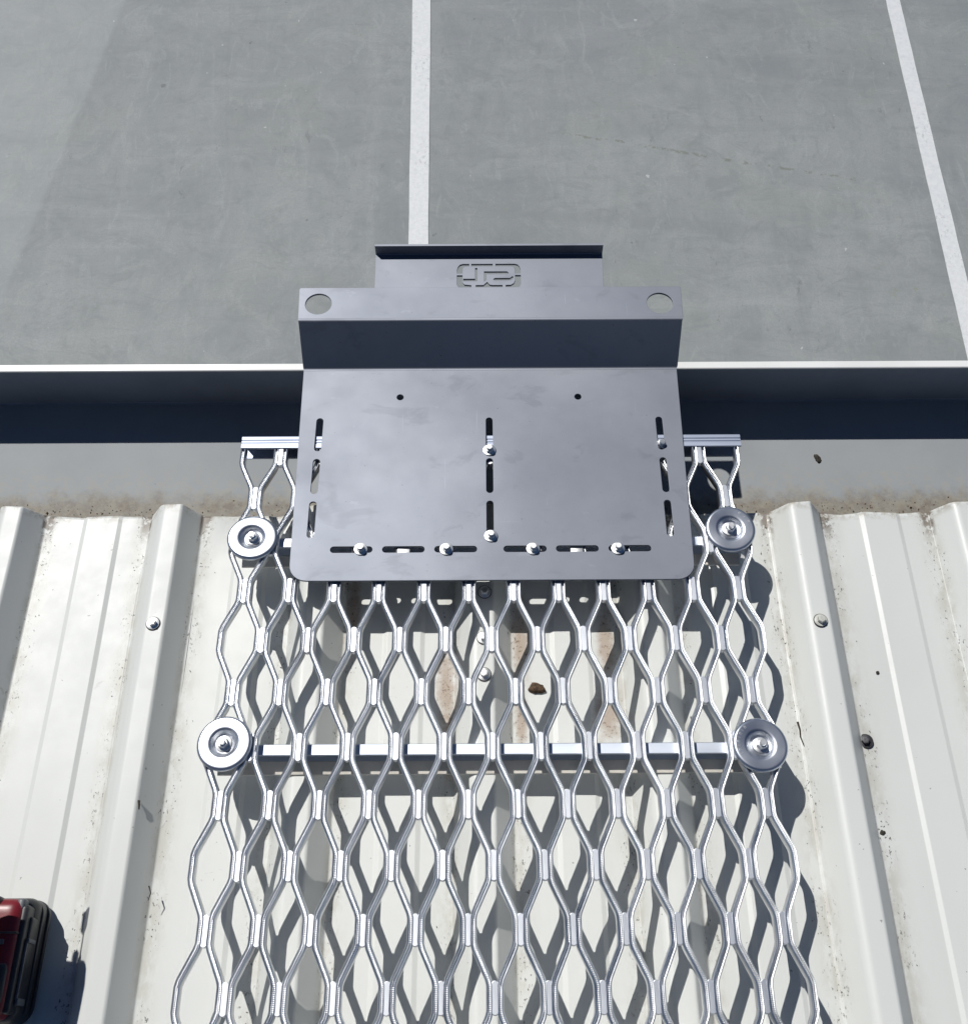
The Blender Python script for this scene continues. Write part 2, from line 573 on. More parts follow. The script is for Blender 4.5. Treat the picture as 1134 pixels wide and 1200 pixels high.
def parking_line(xa0, xa1, xb0, xb1, y0=2.7, y1=4.45, e0=.55, e1=6.4):
    """painted line through the measured edge points, x at y0 and y1"""
    def xa(y): return xa0 + (xa1 - xa0) * (y - y0) / (y1 - y0)
    def xb(y): return xb0 + (xb1 - xb0) * (y - y0) / (y1 - y0)
    V, Fc = [], []
    n = 60
    for i in range(n + 1):
        y = e0 + (e1 - e0) * i / n
        V += [(xa(y) + random.uniform(-.0012, .0012), y, Z_G + .004), (xb(y) + random.uniform(-.0012, .0012), y, Z_G + .004)]
    for i in range(n):
        Fc.append((2 * i, 2 * i + 1, 2 * i + 3, 2 * i + 2))
    me = bpy.data.meshes.new('parking_line')
    me.from_pydata(V, [], Fc)
    o = link('parking_line', me, M_LINE)
    tag(o, kind='structure')
    return o


parking_line(-.3915, -.407, -.2930, -.306)
parking_line(2.259, 2.242, 2.345, 2.320)
parking_line(4.91, 4.89, 5.00, 4.98)
parking_line(-3.03, -3.05, -2.94, -2.96)

# ------------------------------------------------------------------ building: walls, gutter, roof sheets
bld = thing('building', 'low building seen from its roof, with white ribbed roof sheets and a grey box gutter', 'building')
WI = ROOF.inverted()      # parts written in upright world metres are placed back through this

wall = boxes('wall', [(-6000, 6000, -9000, -45, -3098, -175)])
link('wall', wall, M_WALL, bld, WI)

# gutter, written upright: floor at -112, outer wall at 223, bead on top
GX0, GX1 = -5200, 5200
gp = [(-32, -40), (-32, -108)] + [(-28, -111), (-22, -112)] + [(219, -112)]
gp = [(a, b) for a, b in gp]
me = sweep_x('gutter', gp[::-1], GX0, GX1, thick=1.0, ang=25)
gut = link('gutter', me, M_GUT, bld, WI)
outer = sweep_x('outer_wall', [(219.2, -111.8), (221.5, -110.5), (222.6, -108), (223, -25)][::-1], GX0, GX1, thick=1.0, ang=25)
link('outer_wall', outer, M_GUT_SHADE, gut, Matrix.Identity(4))
lipp = [(219.5, -24.0), (219.5, -21.9), (220.5, -21.3), (229.6, -21.9), (230.6, -23.2), (230.6, -33), (229.4, -33), (229.4, -24.8)]
link('gutter_lip', sweep_x('gutter_lip', lipp, GX0, GX1, ang=20), M_LIP, gut, Matrix.Identity(4))
br = boxes('gutter_bracket', [(-12, 12, 224.6, 226.4, -112, -33), (-12, 12, -30, 226, -116.5, -113.6)])
for bx in (-3900, -3000, -2100, -1200, 1200, 2100, 3000, 3900):
    link('gutter_bracket', br, M_GUT, gut, T(bx, 0, 0))

# ribs: x of the right foot of every rib, as measured; even pitch outside the picture
RIBS = {-3: -563.1, -2: -371.6, -1: -192.3, 0: 0.0, 1: 189.6, 2: 380.7, 3: 577.3}
RW, RT_, RH = 64.0, 24.5, 28.7


def rib_foot(k):
    if k in RIBS:
        return RIBS[k]
    return RIBS[3] + 190 * (k - 3) if k > 3 else RIBS[-3] + 190 * (k + 3)


def fillet(p0, p1, p2, r, n=4):
    a, b, c = Vector(p0), Vector(p1), Vector(p2)
    u, v = (a - b).normalized(), (c - b).normalized()
    t = r * math.tan((pi - u.angle(v)) / 2)
    s, e = b + u * t, b + v * t
    return [tuple((s * (1 - f) ** 2 + b * 2 * f * (1 - f) + e * f * f)) for f in (i / n for i in range(n + 1))]


def sheet_profile(ka, kb, lift_first):
    """(x, z, crease) points from the rib ka to just past the rib kb"""
    P = []
    lift = .9 if lift_first else 0
    ks = list(range(ka, kb + 1))
    for n, k in enumerate(ks):
        R = rib_foot(k)
        L = R - RW
        z0 = lift if n == 0 else 0
        t0, t1 = (L + R) / 2 - RT_ / 2, (L + R) / 2 + RT_ / 2
        if n == 0:
            P.append((L - 3, z0 * .6, 1.0))
        pts = [(L, z0), (t0, RH + z0), (t1, RH + z0), (R, z0)]
        for (x, z) in fillet((L - 20, z0), pts[0], pts[1], 2): P.append((x, z, 1.0))
        P.append((pts[0][0] + 5, z0 + 5 * RH / (t0 - L), .35))
        P.append((pts[0][0] + 9, z0 + 9 * RH / (t0 - L), 0))
        for (x, z) in fillet(pts[0], pts[1], pts[2], 13, 7): P.append((x, z, 0))
        for (x, z) in fillet(pts[1], pts[2], pts[3], 5, 5): P.append((x, z, 0))
        P.append((pts[3][0] - 6, z0 + 6 * RH / (R - t1), 0))
        for (x, z) in fillet(pts[2], pts[3], (R + 20, z0), 3): P.append((x, z, 1.0))
        if n == len(ks) - 1:
            P.append((R + 2.0, 0, .8))
            break
        nl = rib_foot(k + 1) - RW
        w = nl - R
        P.append((R + 6, z0 * .4, 1.0))
        P.append((R + 17, 0, .25))
        P.append((R + 26, 0, 0))
        a, b = R + w * .375, R + w * .71
        for x, z in ((a - 2.5, 0), (a + 2.5, 1.9), (b - 2.5, 1.9), (b + 2.5, 0)):
            for q in ((x - .5, z), (x + .5, z)): P.append((q[0], q[1], 0))
        P.append((nl - 24, 0, 0))
        P.append((nl - 15, 0, .35))
        P.append((nl - 6, 0, 1.0))
    return P


def build_sheet(ka, kb, lf):
    prof = sheet_profile(ka, kb, lf)
    ys = [-5200, -3800, -2600, -1800, -1200, -1000, -860, -740, -640, -540, -450, -370, -300, -240, -190, -150, -115, -85, -60, -40, -25, -14, -7, -3, 0]
    V, Fc, cr = [], [], []
    rnd = random.Random(ka * 31 + 5)
    ph = [rnd.uniform(0, 6.28) for _ in range(6)]
    for y in ys:
        for (x, z, c) in prof:
            dz = .5 * sin(y * .011 + x * .017 + ph[0]) + .3 * sin(y * .023 - x * .03 + ph[1])
            low = max(0, 1 - z / 6.0)
            endk = max(0.0, 1 + y / 60.0) if y > -60 else 0
            dz += low * endk * (2.2 * sin(x * .045 + ph[2]) + 1.3 * sin(x * .11 + ph[3]))
            yy = y
            if y > -4:
                yy = y + 1.0 * sin(x * .09 + ph[4]) + .6 * sin(x * .21 + ph[5])
            V.append((x, yy, z + dz))
            cr.append(c)
    # stop-end: the pans are nicked down into the gutter
    for (x, z, c) in prof:
        low = max(0, 1 - z / 6.0)
        V.append((x, 1.2 + 1.0 * sin(x * .09 + ph[4]) + low * 1.6, z - .6 - low * 3.6 + low * (2.2 * sin(x * .045 + ph[2]) + 1.3 * sin(x * .11 + ph[3]))))
        cr.append(c)
    n = len(prof)
    for j in range(len(ys)):
        for i in range(n - 1):
            Fc.append((j * n + i, j * n + i + 1, (j + 1) * n + i + 1, (j + 1) * n + i))
    me = bpy.data.meshes.new('roof_sheet')
    me.from_pydata([tuple(c * MM for c in v) for v in V], [], Fc)
    me.shade_smooth()
    at = me.attributes.new('crease', 'FLOAT', 'POINT')
    at.data.foreach_set('value', cr)
    me.update()
    o = link('roof_sheet', me, M_ROOF, bld, Matrix.Identity(4))
    if me.polygons[0].normal.z < 0:
        me.flip_normals()
    s = o.modifiers.new('thickness', 'SOLIDIFY')
    s.thickness = .0006
    s.offset = -1
    w = o.modifiers.new('normals', 'WEIGHTED_NORMAL')
    w.keep_sharp = False
    w.weight = 60
    return o


sheets = []
for i, (a, b) in enumerate(((-26, -18), (-18, -10), (-10, -6), (-6, -2), (-2, 2), (2, 6), (6, 10), (10, 18), (18, 26))):
    sheets.append(build_sheet(a, b, i > 0))

# screws that hold the sheets
head = lathe('roof_screw', [(7.2, 0), (7.4, .6), (7.2, 1.2), (4.9, 1.9), (4.6, 2.0), (4.6, 6.0), (4.2, 6.5), (3.0, 6.7), (.05, 6.3)], 24, hexes=(4, 5, 6))
seal = lathe('seal', [(7.9, -.4), (8.2, .1), (7.8, .5), (.05, .5)], 24)


def screw(x, y, z, mat, sheet, label=None, tilt=0, rz=0.0, sc=1.0):
    me = head.copy()
    me.materials.append(mat)
    o = link('roof_screw', me, None, sheet, T(x, y, z, rz) @ Matrix.Rotation(tilt, 4, 'Y') @ Matrix.Scale(sc, 4))
    if label:
        o['label'] = label
    s2 = seal if seal.materials else seal
    if not seal.materials:
        seal.materials.append(M_RUBBER)
    s = bpy.data.objects.new('seal', s2)
    COL.objects.link(s)
    s.parent = sheet
    s.matrix_basis = T(x, y, z, rz) @ Matrix.Rotation(tilt, 4, 'Y')
    return o


def rib_top(k):
    return rib_foot(k) - RW / 2


sh_l, sh_m, sh_r = sheets[3], sheets[4], sheets[5]
screw(rib_top(-2), -153, RH + 1.4, M_BOLT, sh_m, rz=.2)
screw(rib_top(2), -153.5, RH + 1.4, M_SCREWP, sh_r, 'cream painted screw head', rz=.5)
screw(rib_top(0) + 2, -116, RH + .6, M_BOLT, sh_m, rz=.1)
screw(rib_top(0) + 1, -172, RH + .6, M_BOLT, sh_m, rz=.7)
screw(rib_top(0) + 1, -215, RH + .6, M_BOLT, sh_m, rz=.4)
screw(385, -284, .8, M_SCREWD, sh_r, 'dark weathered screw head', tilt=-.25, sc=.95)
for k in range(-14, 15):
    if k in (-2, 2, 0):
        continue
    for y in (-1350, -2550):
        if k % 2 == 0:
            screw(rib_top(k), y, RH + .8, M_BOLT, sheets[min(len(sheets) - 1, max(0, (k + 6) // 4 + 3))], rz=random.random())

# ------------------------------------------------------------------ expanded mesh walkway
walk = thing('mesh_walkway', 'galvanised expanded metal walkway bolted over the white roof ribs, running up to the gutter', 'walkway')
XA, XB = -297.6, -322.6     # column positions of the two alternating bond rows
ROWB0, PIT = 50.8, 118.4
HB = 13.3


def smooth_path(P, it=2):
    for _ in range(it):
        Q = [P[0]]
        for a, b in zip(P[:-1], P[1:]):
            Q.append((a[0] * .91 + b[0] * .09, a[1] * .91 + b[1] * .09))
            Q.append((a[0] * .09 + b[0] * .91, a[1] * .09 + b[1] * .91))
        Q.append(P[-1])
        P = Q
    return P


PROF = [(-2.6, -10.0), (-2.8, -2.0), (-2.5, -.6), (-1.8, 0), (-1.1, -.4), (-.5, -3.4), (.4, -3.4), (1.0, -.4), (1.7, 0), (2.4, -.6), (2.8, -2.0), (2.6, -10.0)]
Z_TOP = 62.0
Y_END = -930.0
for j in range(24):
    xl = XB + 25 * j
    xr = xl + 25
    if j % 2 == 0:
        xb_, xa_ = xl + 5.0, xr - 5.0      # B bond on the left, A bond on the right
    else:
        xb_, xa_ = xr - 5.0, xl + 5.0
    P = [(xb_, 63.0)]
    y = ROWB0
    P[0] = (xb_, 62.0)
    row = 0
    while y > Y_END:
        x = xb_ if row % 2 == 0 else xa_
        if row > 0:
            P.append((x, y + HB))
        P.append((x, y - HB))
        y -= PIT / 2
        row += 1
    P = smooth_path(P, 1)
    V, Fc = [], []
    m = len(PROF)
    for i, (x, y) in enumerate(P):
        a = P[max(0, i - 1)]
        b = P[min(len(P) - 1, i + 1)]
        dx, dy = b[0] - a[0], b[1] - a[1]
        L = math.hypot(dx, dy)
        nx, ny = -dy / L, dx / L
        wv = 1.0 + .03 * sin(y * .31 + j) 
        wz = .35 * sin(y * .019 + j * 1.3)
        for (u, z) in PROF:
            V.append((x + nx * u * wv * 1.2, y + ny * u * wv * 1.2, Z_TOP + z + wz))
    for i in range(len(P) - 1):
        for k in range(m):
            k2 = (k + 1) % m
            Fc.append((i * m + k, i * m + k2, (i + 1) * m + k2, (i + 1) * m + k))
    Fc.append(tuple(range(m)))
    Fc.append(tuple((len(P) - 1) * m + k for k in reversed(range(m))))
    me = mesh_from('strand', V, Fc, True)
    link('strand', autosmooth(me, 50), M_ALU, walk, Matrix.Identity(4))

# bonds: the flat web where two strands meet
bp = arc(0, 11.5, 3.4, 0, 180, 6) + arc(0, -11.5, 3.4, 180, 360, 6)
bond = plate2d('bond', bp, [], 7.0, .5)
bond.materials.append(M_ALUF)
row = 0
y = ROWB0
while y > Y_END:
    x0 = XB + 50 if row % 2 == 0 else XA
    nb = 11 if row % 2 == 0 else 12
    for i in range(nb):
        if y < 60:
            link('bond', bond, None, walk, T(x0 + 50 * i, y, Z_TOP - .7 + .35 * sin(y * .019 + i * 2.6)))
    y -= PIT / 2
    row += 1

# end rail that caps the mesh over the gutter
rp = [(59, 61.0), (59, 62.6), (59.6, 63.2), (64.6, 63.2), (65.4, 62.2), (66.4, 62.2), (67.0, 63.2), (68.6, 63.2), (69.2, 62.2), (70.2, 62.2), (71.0, 63.2), (75.0, 63.2), (76, 62.4), (76, 39.2), (75, 38.2), (59, 38.2)]
me = sweep_x('end_rail', rp, -320.5, 278.5, thick=2.0, ang=25)
link('end_rail', me, M_RAIL, walk, Matrix.Identity(4))
# cross battens that carry the mesh on the ribs
for yb in (-299.0, -57.0):
    bpf = [(yb - 12, 50.4), (yb - 12, 51.4), (yb - 11.2, 52.2), (yb - .8, 52.2), (yb, 51.4), (yb, 32.4), (yb - 1, 31.4), (yb - 12.5, 31.4)]
    bt = link('cross_batten', sweep_x('cross_batten', bpf, -313, 268, thick=1.6, ang=25), M_BATTEN, walk, Matrix.Identity(4))
    link('foot_flange', sweep_x('foot_flange', [(yb - 12.2, 29.0), (yb - 12.2, 32.2), (yb - 13, 32.6), (yb - 26.0, 30.6), (yb - 26.5, 29.0)], -311, 266, ang=25), M_FOOT, bt, Matrix.Identity(4))

# clamp discs with their bolts, one at each end of each batten
disc_prof = [(27.6, -3.4), (28.4, -3.2), (28.6, -2.0), (28.4, -.6), (27.5, .7), (26.3, 1.35), (25.6, 1.5), (24.4, 1.55), (17.4, 1.6), (16.4, 1.55), (15.2, 1.25), (13.6, .3), (12.0, -1.4), (10.4, -2.2), (3.5, -3.6), (3.5, -5.0), (10.5, -5.0), (12.6, -3.9), (14.0, 1.0), (25.0, 1.0), (26.8, -3.2)]
disc = lathe('clamp_disc', disc_prof[:16] + [(.05, -2.4)], 56, ang=28)
disc.materials.append(M_DISC)
nutm = lathe('nut', [(8.3, 0), (8.5, .5), (8.2, 1.1), (5.9, 1.7), (5.8, 1.8), (5.8, 6.4), (5.2, 7.2), (3.5, 7.3), (3.4, 7.4), (3.4, 10.6), (3.0, 11.3), (.05, 11.3)], 30, hexes=(4, 5, 6))
nutm.materials.append(M_BOLT)
stampV = boxes('stamp', [(-.35, .35, -1.5, 1.5, 0, .45, dict(bev=.15, seg=1))])
stampA = boxes('stamp', [(-1.1, -.5, -1.5, 1.5, 0, .45, dict(bev=.15, seg=1)), (.5, 1.1, -1.5, 1.5, 0, .45, dict(bev=.15, seg=1)), (-.5, .5, .6, 1.2, 0, .45)])
for m_ in (stampV, stampA):
    m_.materials.append(M_BOLT)
for i, (x, y, rx, ry, st) in enumerate(((-294.0, -62.5, -.05, .05, None), (251.5, -54.5, .03, -.01, (22, 58, 3)),
                                        (-299.0, -301.5, .02, -.045, None), (252.5, -306.0, -.03, .02, (128, 205, 8)))):
    d = link('clamp_disc', disc, None, walk, T(x, y, Z_TOP + 3.6) @ Matrix.Rotation(rx, 4, 'X') @ Matrix.Rotation(ry, 4, 'Y'))
    link('nut', nutm, None, d, T(random.uniform(-.8, .8), random.uniform(-.6, .6), -2.3, random.random()))
    if st:
        a0, a1, n = st
        for k in range(n):
            a = radians(a0 + (a1 - a0) * k / (n - 1))
            link('stamped_mark', (stampA, stampV)[k % 2], None, d, T(22.6 * cos(a), 22.6 * sin(a), 1.45, a - pi / 2))

# ------------------------------------------------------------------ steel bracket plate on the walkway
brk = thing('mounting_bracket', 'folded grey steel plate with slots and bolts, fixed on the mesh end over the gutter', 'bracket')
ZP = 66.2        # top of base plate
TH = 3.0
YR = 173.5
xl0, xl1, xr0, xr1 = -253.5, -248.6, 211.0, 205.4
outer = [(xl0, YR - 3), (xl1, -100)] + arc(xl1 + 20, -98, 20, 180, 270, 6) + arc(xr1 - 20, -98, 20, 270, 360, 6) + [(xr1, -100), (xr0, YR - 3)]
outer = [(xl0, YR - 3)] + arc(xl1 + 20, -98, 20, 180, 270, 6) + arc(xr1 - 20, -98, 20, 270, 360, 6) + [(xr0, YR - 3)]
SR = 4.1
holes = []
for x in (-228.0, -23.1, 182.4):
    for a, b in ((99.5, 52.5), (41.5, -6.0), (-16.5, -64.0)):
        holes.append(slot_v(x, a, b, SR))
for a, b in ((-204.3, -156.5), (-145.4, -97.5), (-86.4, -38.1), (-8.2, 40.6), (51.2, 99.5), (110.6, 158.9)):
    holes.append(slot_h(a, b, -79.2, 3.9))
holes += [circle(-132, 130, 4.3, 20), circle(86, 129.7, 4.3, 20)]
me = plate2d('base_plate', outer, holes, TH, .35)
link('base_plate', me, M_STEEL, brk, T(0, 0, ZP))

ZF = 121.5       # top of upper flange
YF0, YF1 = 205.0, 256.5


def bend(pts, r, n=4):
    out = [pts[0]]
    for a, b, c in zip(pts[:-2], pts[1:-1], pts[2:]):
        out += fillet(a, b, c, r, n)
    out.append(pts[-1])
    return out


rp = bend([(YR - 3.01, ZP), (YR, ZP), (YF0, ZF), (YF0 + 3.01, ZF)], 3.0)
me = sweep_x('riser', rp, xl0, xr0, thick=TH, xt0=-255.0, xt1=213.6, ang=20)
link('riser', me, M_STEEL, brk, Matrix.Identity(4))
fo = [(-255.0, YF0 + 3), (213.6, YF0 + 3), (215.0, YF1 - 2), (213.4, YF1), (-255.4, YF1), (-257.0, YF1 - 2)]
me = plate2d('upper_flange', fo, [circle(-231.8, 231, 16.2, 40), circle(187.2, 230, 16.2, 40)], TH, .35)
link('upper_flange', me, M_STEEL, brk, T(0, 0, ZF))

# lower rear flange with the cut-out emblem and the upturned lip
ZR = 101.0


def LX(c): return -166.6 + (520 + c / 10.8 - 441) * 1.098
def LY(c): return 320.5 - (300 + c / 10.8 - 305) * 1.42


def LP(pts): return [(LX(a), LY(b)) for a, b in pts]


emb = [
    [(322, 112), (322, 142), (262, 146), (240, 170), (238, 232), (168, 232), (168, 190), (180, 150), (205, 122), (240, 112)],
    [(348, 112), (618, 112), (618, 142), (348, 142)],
    [(652, 112), (895, 112), (930, 120), (955, 145), (968, 185), (968, 232), (897, 232), (895, 180), (880, 152), (850, 142), (652, 142)],
    [(168, 256), (238, 256), (242, 345), (262, 372), (350, 380), (350, 416), (215, 416), (185, 400), (168, 370)],
    [(404, 380), (500, 380), (520, 362), (548, 340), (575, 372), (610, 380), (738, 380), (738, 416), (404, 416)],
    [(776, 380), (840, 378), (878, 356), (896, 320), (897, 256), (968, 256), (968, 370), (950, 400), (920, 416), (776, 416)],
    [(396, 165), (424, 165), (424, 330), (248, 330), (248, 300), (396, 300)],
    [(508, 208), (795, 208), (818, 225), (795, 243), (538, 243), (538, 318), (508, 335)],
    [(640, 292), (830, 292), (866, 268), (876, 285), (850, 320), (640, 322), (622, 307)],
]
ro = [(-166.3, 250), (122.2, 250), (124.2, 325.5), (-167.6, 325.5)]
me = plate2d('rear_flange', ro, [LP(h) for h in emb], TH, .25)
link('rear_flange', me, M_STEEL, brk, T(0, 0, ZR), )
lp = bend([(318.4, ZR), (322.6, ZR), (322.6, ZR + 25), ], 2.0)
lp = [(325.49, ZR)] + fillet((325, ZR), (329.5, ZR), (329.5, ZR + 20), 2.0) + [(329.5, ZR + 15.5)]
me = sweep_x('upturned_lip', lp, -167.6, 124.2, thick=TH, ang=20)
link('upturned_lip', me, M_STEEL, brk, Matrix.Identity(4))
me = boxes('gusset', [(-166, 122, 250.2, 253.2, ZR + .02, ZF - TH - .02)])
link('gusset', me, M_STEEL, brk, Matrix.Identity(4))

# bolts in the slots
wsh = lathe('washer', [(7.6, 0), (7.7, .4), (7.6, 1.3), (7.2, 1.5), (.05, 1.5)], 30)
wsh.materials.append(M_BOLT)
bolt = lathe('bolt', [(5.0, 0), (5.0, .3), (5.0, 2.6), (4.6, 3.2), (3.7, 3.3), (3.6, 3.4), (3.6, 6.6), (3.0, 7.3), (.05, 7.3)], 30, hexes=(0, 1, 2, 3))
bolt.materials.append(M_BOLT)
for x, y in ((-169.6, -79.2), (-72.8, -79.6), (25.2, -79.6), (121.2, -79.8), (-23.2, 52.3), (-22.2, -63.0)):
    b = link('bolt', bolt, None, brk, T(x, y, ZP + 1.55, random.uniform(0, 1)) @ Matrix.Rotation(random.uniform(-.04, .04), 4, 'X'))
    link('washer', wsh, None, b, T(0, 0, -1.5))
b = link('bolt', bolt, None, brk, T(182.4, 61.5, ZP - .8, .4) @ Matrix.Rotation(.22, 4, 'X'))
link('washer', lathe('washer', [(5.6, 0), (5.7, .4), (5.6, 1.0), (.05, 1.0)], 24), M_BOLT, b, T(0, 0, -1.0))
# saddle nuts seen through the middle slots
for x in (-121.5, 75.0):
    link('slot_nut', boxes('slot_nut', [(-7, 7, -5.5, 5.5, -3.5, .0, dict(bev=.6))]), M_BOLT, brk, T(x, -80, ZP - 3.6))

# ------------------------------------------------------------------ cordless driver, standing on its battery
drv = thing('cordless_driver', 'red and black cordless driver standing on its battery on the white roof', 'power tool', -506, -500, 0)
BX, BY = 0, 0    # local mm, origin (-506, -500)
# battery pack
me = boxes('battery', [(-44, 37, -60, 53, 1, 44, dict(bev=15, seg=6))])
bat = link('battery', me, M_BLACK, drv, Matrix.Identity(4))
def round_rect(x0, x1, y0, y1, r):
    return (arc(x1 - r, y1 - r, r, 0, 90, 8) + arc(x0 + 4, y1 - 4, 4, 90, 180, 3) + arc(x0 + 4, y0 + 4, 4, 180, 270, 3) + arc(x1 - r, y0 + r, r, 270, 360, 8))


for zt, gx, th in ((12, 2.4, 5.0), (27, 1.8, 4.0)):
    link('foot_rim', plate2d('foot_rim', round_rect(-44, 37 + gx, -60, 53 + gx * .6, 17), [], th, 1.2), M_BLACK, bat, T(0, 0, zt))
link('red_shell', boxes('red_shell', [(-44, 31, -58, 50, 30, 62, dict(bev=15, seg=7))]), M_RED, drv, Matrix.Identity(4))
link('side_guard', boxes('side_guard', [(25.5, 34.5, -52, 44, 34, 56, dict(bev=4, seg=3)), (29, 37, -44, 34, 28, 47, dict(bev=3, seg=3))]), M_BLACK, drv, Matrix.Identity(4))
link('latch', boxes('latch', [(23, 30, 39, 49.5, 44, 57.5, dict(bev=3, seg=3))]), M_GREYP, drv, Matrix.Identity(4))
for q_ in ((9, 15, 14, 18, 61.2, 63.0), (13, 20, 7, 12, 61.0, 62.8)):
    link('charge_light', boxes('charge_light', [(*q_, dict(bev=.9))]), M_GREYP, drv, Matrix.Identity(4))
link('top_panel', boxes('top_panel', [(-44, 9, 24, 51.5, 46, 64.0, dict(bev=6, seg=4))]), M_BLACK, drv, Matrix.Identity(4))
link('name_plate', boxes('name_plate', [(-44, 3, 19.5, 31, 52, 64.9, dict(bev=2, seg=2))]), M_GREYP, drv, Matrix.Identity(4))
link('seam', boxes('seam', [(-44, 30.6, 16.8, 18.6, 40, 62.6, dict(bev=.7, seg=1))]), M_BLACK, drv, Matrix.Identity(4))
link('lower_cover', boxes('lower_cover', [(-44, 28, -50, -6, 40, 63.2, dict(bev=9, seg=4))]), M_BLACK, drv, Matrix.Identity(4))
link('belt_hook', boxes('belt_hook', [(34.8, 37.4, -40, 12, 47, 49.2, dict(bev=1)), (35.6, 38.6, -44, -38, 32, 49, dict(bev=1)), (35.6, 38.4, 10, 14, 32, 49, dict(bev=1))]), M_GREYP, drv, Matrix.Identity(4))
# handle, body, nose, bit: shadow casters just left of the frame
def rod(name, P, rads, n=20, mat=M_BLACK, parent=None, ang=40):
    V, Fc = [], []
    for i, (p, r) in enumerate(zip(P, rads)):
        p = Vector(p)
        a = Vector(P[max(0, i - 1)])
        b = Vector(P[min(len(P) - 1, i + 1)])
        d = (b - a).normalized()
        u = d.cross(Vector((0, 0, 1)) if abs(d.z) < .9 else Vector((1, 0, 0))).normalized()
        w = d.cross(u)
        for k in range(n):
            t = 2 * pi * k / n
            V.append(tuple(p + u * cos(t) * r + w * sin(t) * r))
    for i in range(len(P) - 1):
        for k in range(n):
            k2 = (k + 1) % n
            Fc.append((i * n + k, i * n + k2, (i + 1) * n + k2, (i + 1) * n + k))
    Fc.append(tuple(range(n)))
    Fc.append(tuple((len(P) - 1) * n + k for k in reversed(range(n))))
    return link(name, autosmooth(mesh_from(name, V, Fc), ang), mat, parent, Matrix.Identity(4))


rod('handle', [(-22, -12, 56), (-24, -10, 80), (-26, -4, 120), (-28, 4, 158)], [21, 17, 17.5, 22], parent=drv)
rod('motor_body', [(-20, -77, 188), (-20, -70, 188), (-20, -35, 188), (-20, 25, 188), (-19, 47, 188), (-19, 69, 188), (-18, 85, 189)], [20, 29, 32, 31, 32, 33, 30], mat=M_RED, parent=drv)
rod('nose', [(-17, 84, 190), (-16, 88, 190), (-15.6, 92, 190)], [30, 20, 10], parent=drv)
chuck = rod('chuck', [(-12, 88, 190), (-11.6, 96, 190), (-11.5, 102, 190)], [6.5, 6, 4.5], mat=M_GREYP, parent=drv)
rod('driver_bit', [(-11.2, 99, 190), (-10.6, 127, 190)], [2.0, 2.0], mat=M_BOLT, parent=drv)
rod('socket', [(-11.7, 125, 190), (-11.6, 129, 190), (-12.2, 145, 190)], [3.2, 6.8, 7.0], mat=M_BOLT, parent=drv)
rod('lamp_stalk', [(-22, 82, 192), (-21.6, 101, 192), (-21.4, 106, 192), (-21.2, 111, 192), (-21, 114, 192)], [2.2, 2.2, 3.4, 3.2, .8], parent=drv)

# ------------------------------------------------------------------ litter
def crumb(name, r, mat, x, y, z, label, cat, stretch=(1, 1, .5), seed=0, rz=0.0, upright=False):
    rnd = random.Random(seed)
    bm = bmesh.new()
    bmesh.ops.create_icosphere(bm, subdivisions=3, radius=r * MM)
    from mathutils import noise
    for v in bm.verts:
        n = noise.noise(v.co * (900 / r) + Vector((seed * 3.1, 0, 0)))
        n2 = noise.noise(v.co * (2600 / r) + Vector((seed, 2, 0)))
        v.co *= 1 + .55 * n + .25 * n2
        v.co = Vector((v.co.x * stretch[0], v.co.y * stretch[1], max(v.co.z * stretch[2], -r * .25 * MM)))
    me = bpy.data.meshes.new(name)
    bm.to_mesh(me)
    bm.free()
    me.shade_smooth()
    base = Matrix.Identity(4) if upright else ROOF
    o = link(name, me, mat, None, base @ T(x, y, z + r * .24, rz))
    return tag(o, label, cat)


crumb('soil_clump', 7.0, M_SOIL, 28.5, -221, 0, 'small brown clump of soil lying on the white pan under the mesh walkway', 'dirt', (1.2, .8, .55), 3)
crumb('seed_pod', 3.4, M_SOILD, 427, 130, -111.6, 'small black seed pod lying on the grey gutter floor at right', 'seed', (1.0, 2.1, .7), 5, .35, True)
crumb('seed_pod', 2.6, M_SOILD, 385.2, -382, 0, 'tiny black seed beside the roof rib right of the mesh, below the dark screw', 'seed', (1.3, 1.0, .6), 6)
crumb('seed_pod', 1.9, M_SOILD, 413, -205, 0, 'tiny dark seed on the white pan, between the cream screw and the dark screw', 'seed', (1, 1, .7), 8)
crumb('soil_clump', 4.0, M_SOIL, 282, -6, 1, 'dark pellet of soil caught at the sheet end beside the upper right clamp disc', 'dirt', (1.5, .8, .6), 9)


def twig(P, r, x, y, z, label, frame=None, rz=0.0):
    V, Fc = [], []
    n = 6
    for i, p in enumerate(P):
        rr = r * (1 - .6 * i / (len(P) - 1))
        for k in range(n):
            t = 2 * pi * k / n
            V.append((p[0] + rr * cos(t), p[1], p[2] + rr + rr * sin(t)))
    for i in range(len(P) - 1):
        for k in range(n):
            k2 = (k + 1) % n
            Fc.append((i * n + k, i * n + k2, (i + 1) * n + k2, (i + 1) * n + k))
    Fc.append(tuple(range(n)))
    Fc.append(tuple((len(P) - 1) * n + k for k in reversed(range(n))))
    me = mesh_from('twig', V, Fc, True)
    o = link('twig', me, M_SOILD, None, (ROOF if frame is None else frame) @ T(x, y, z, rz))
    return tag(o, label, 'twig')


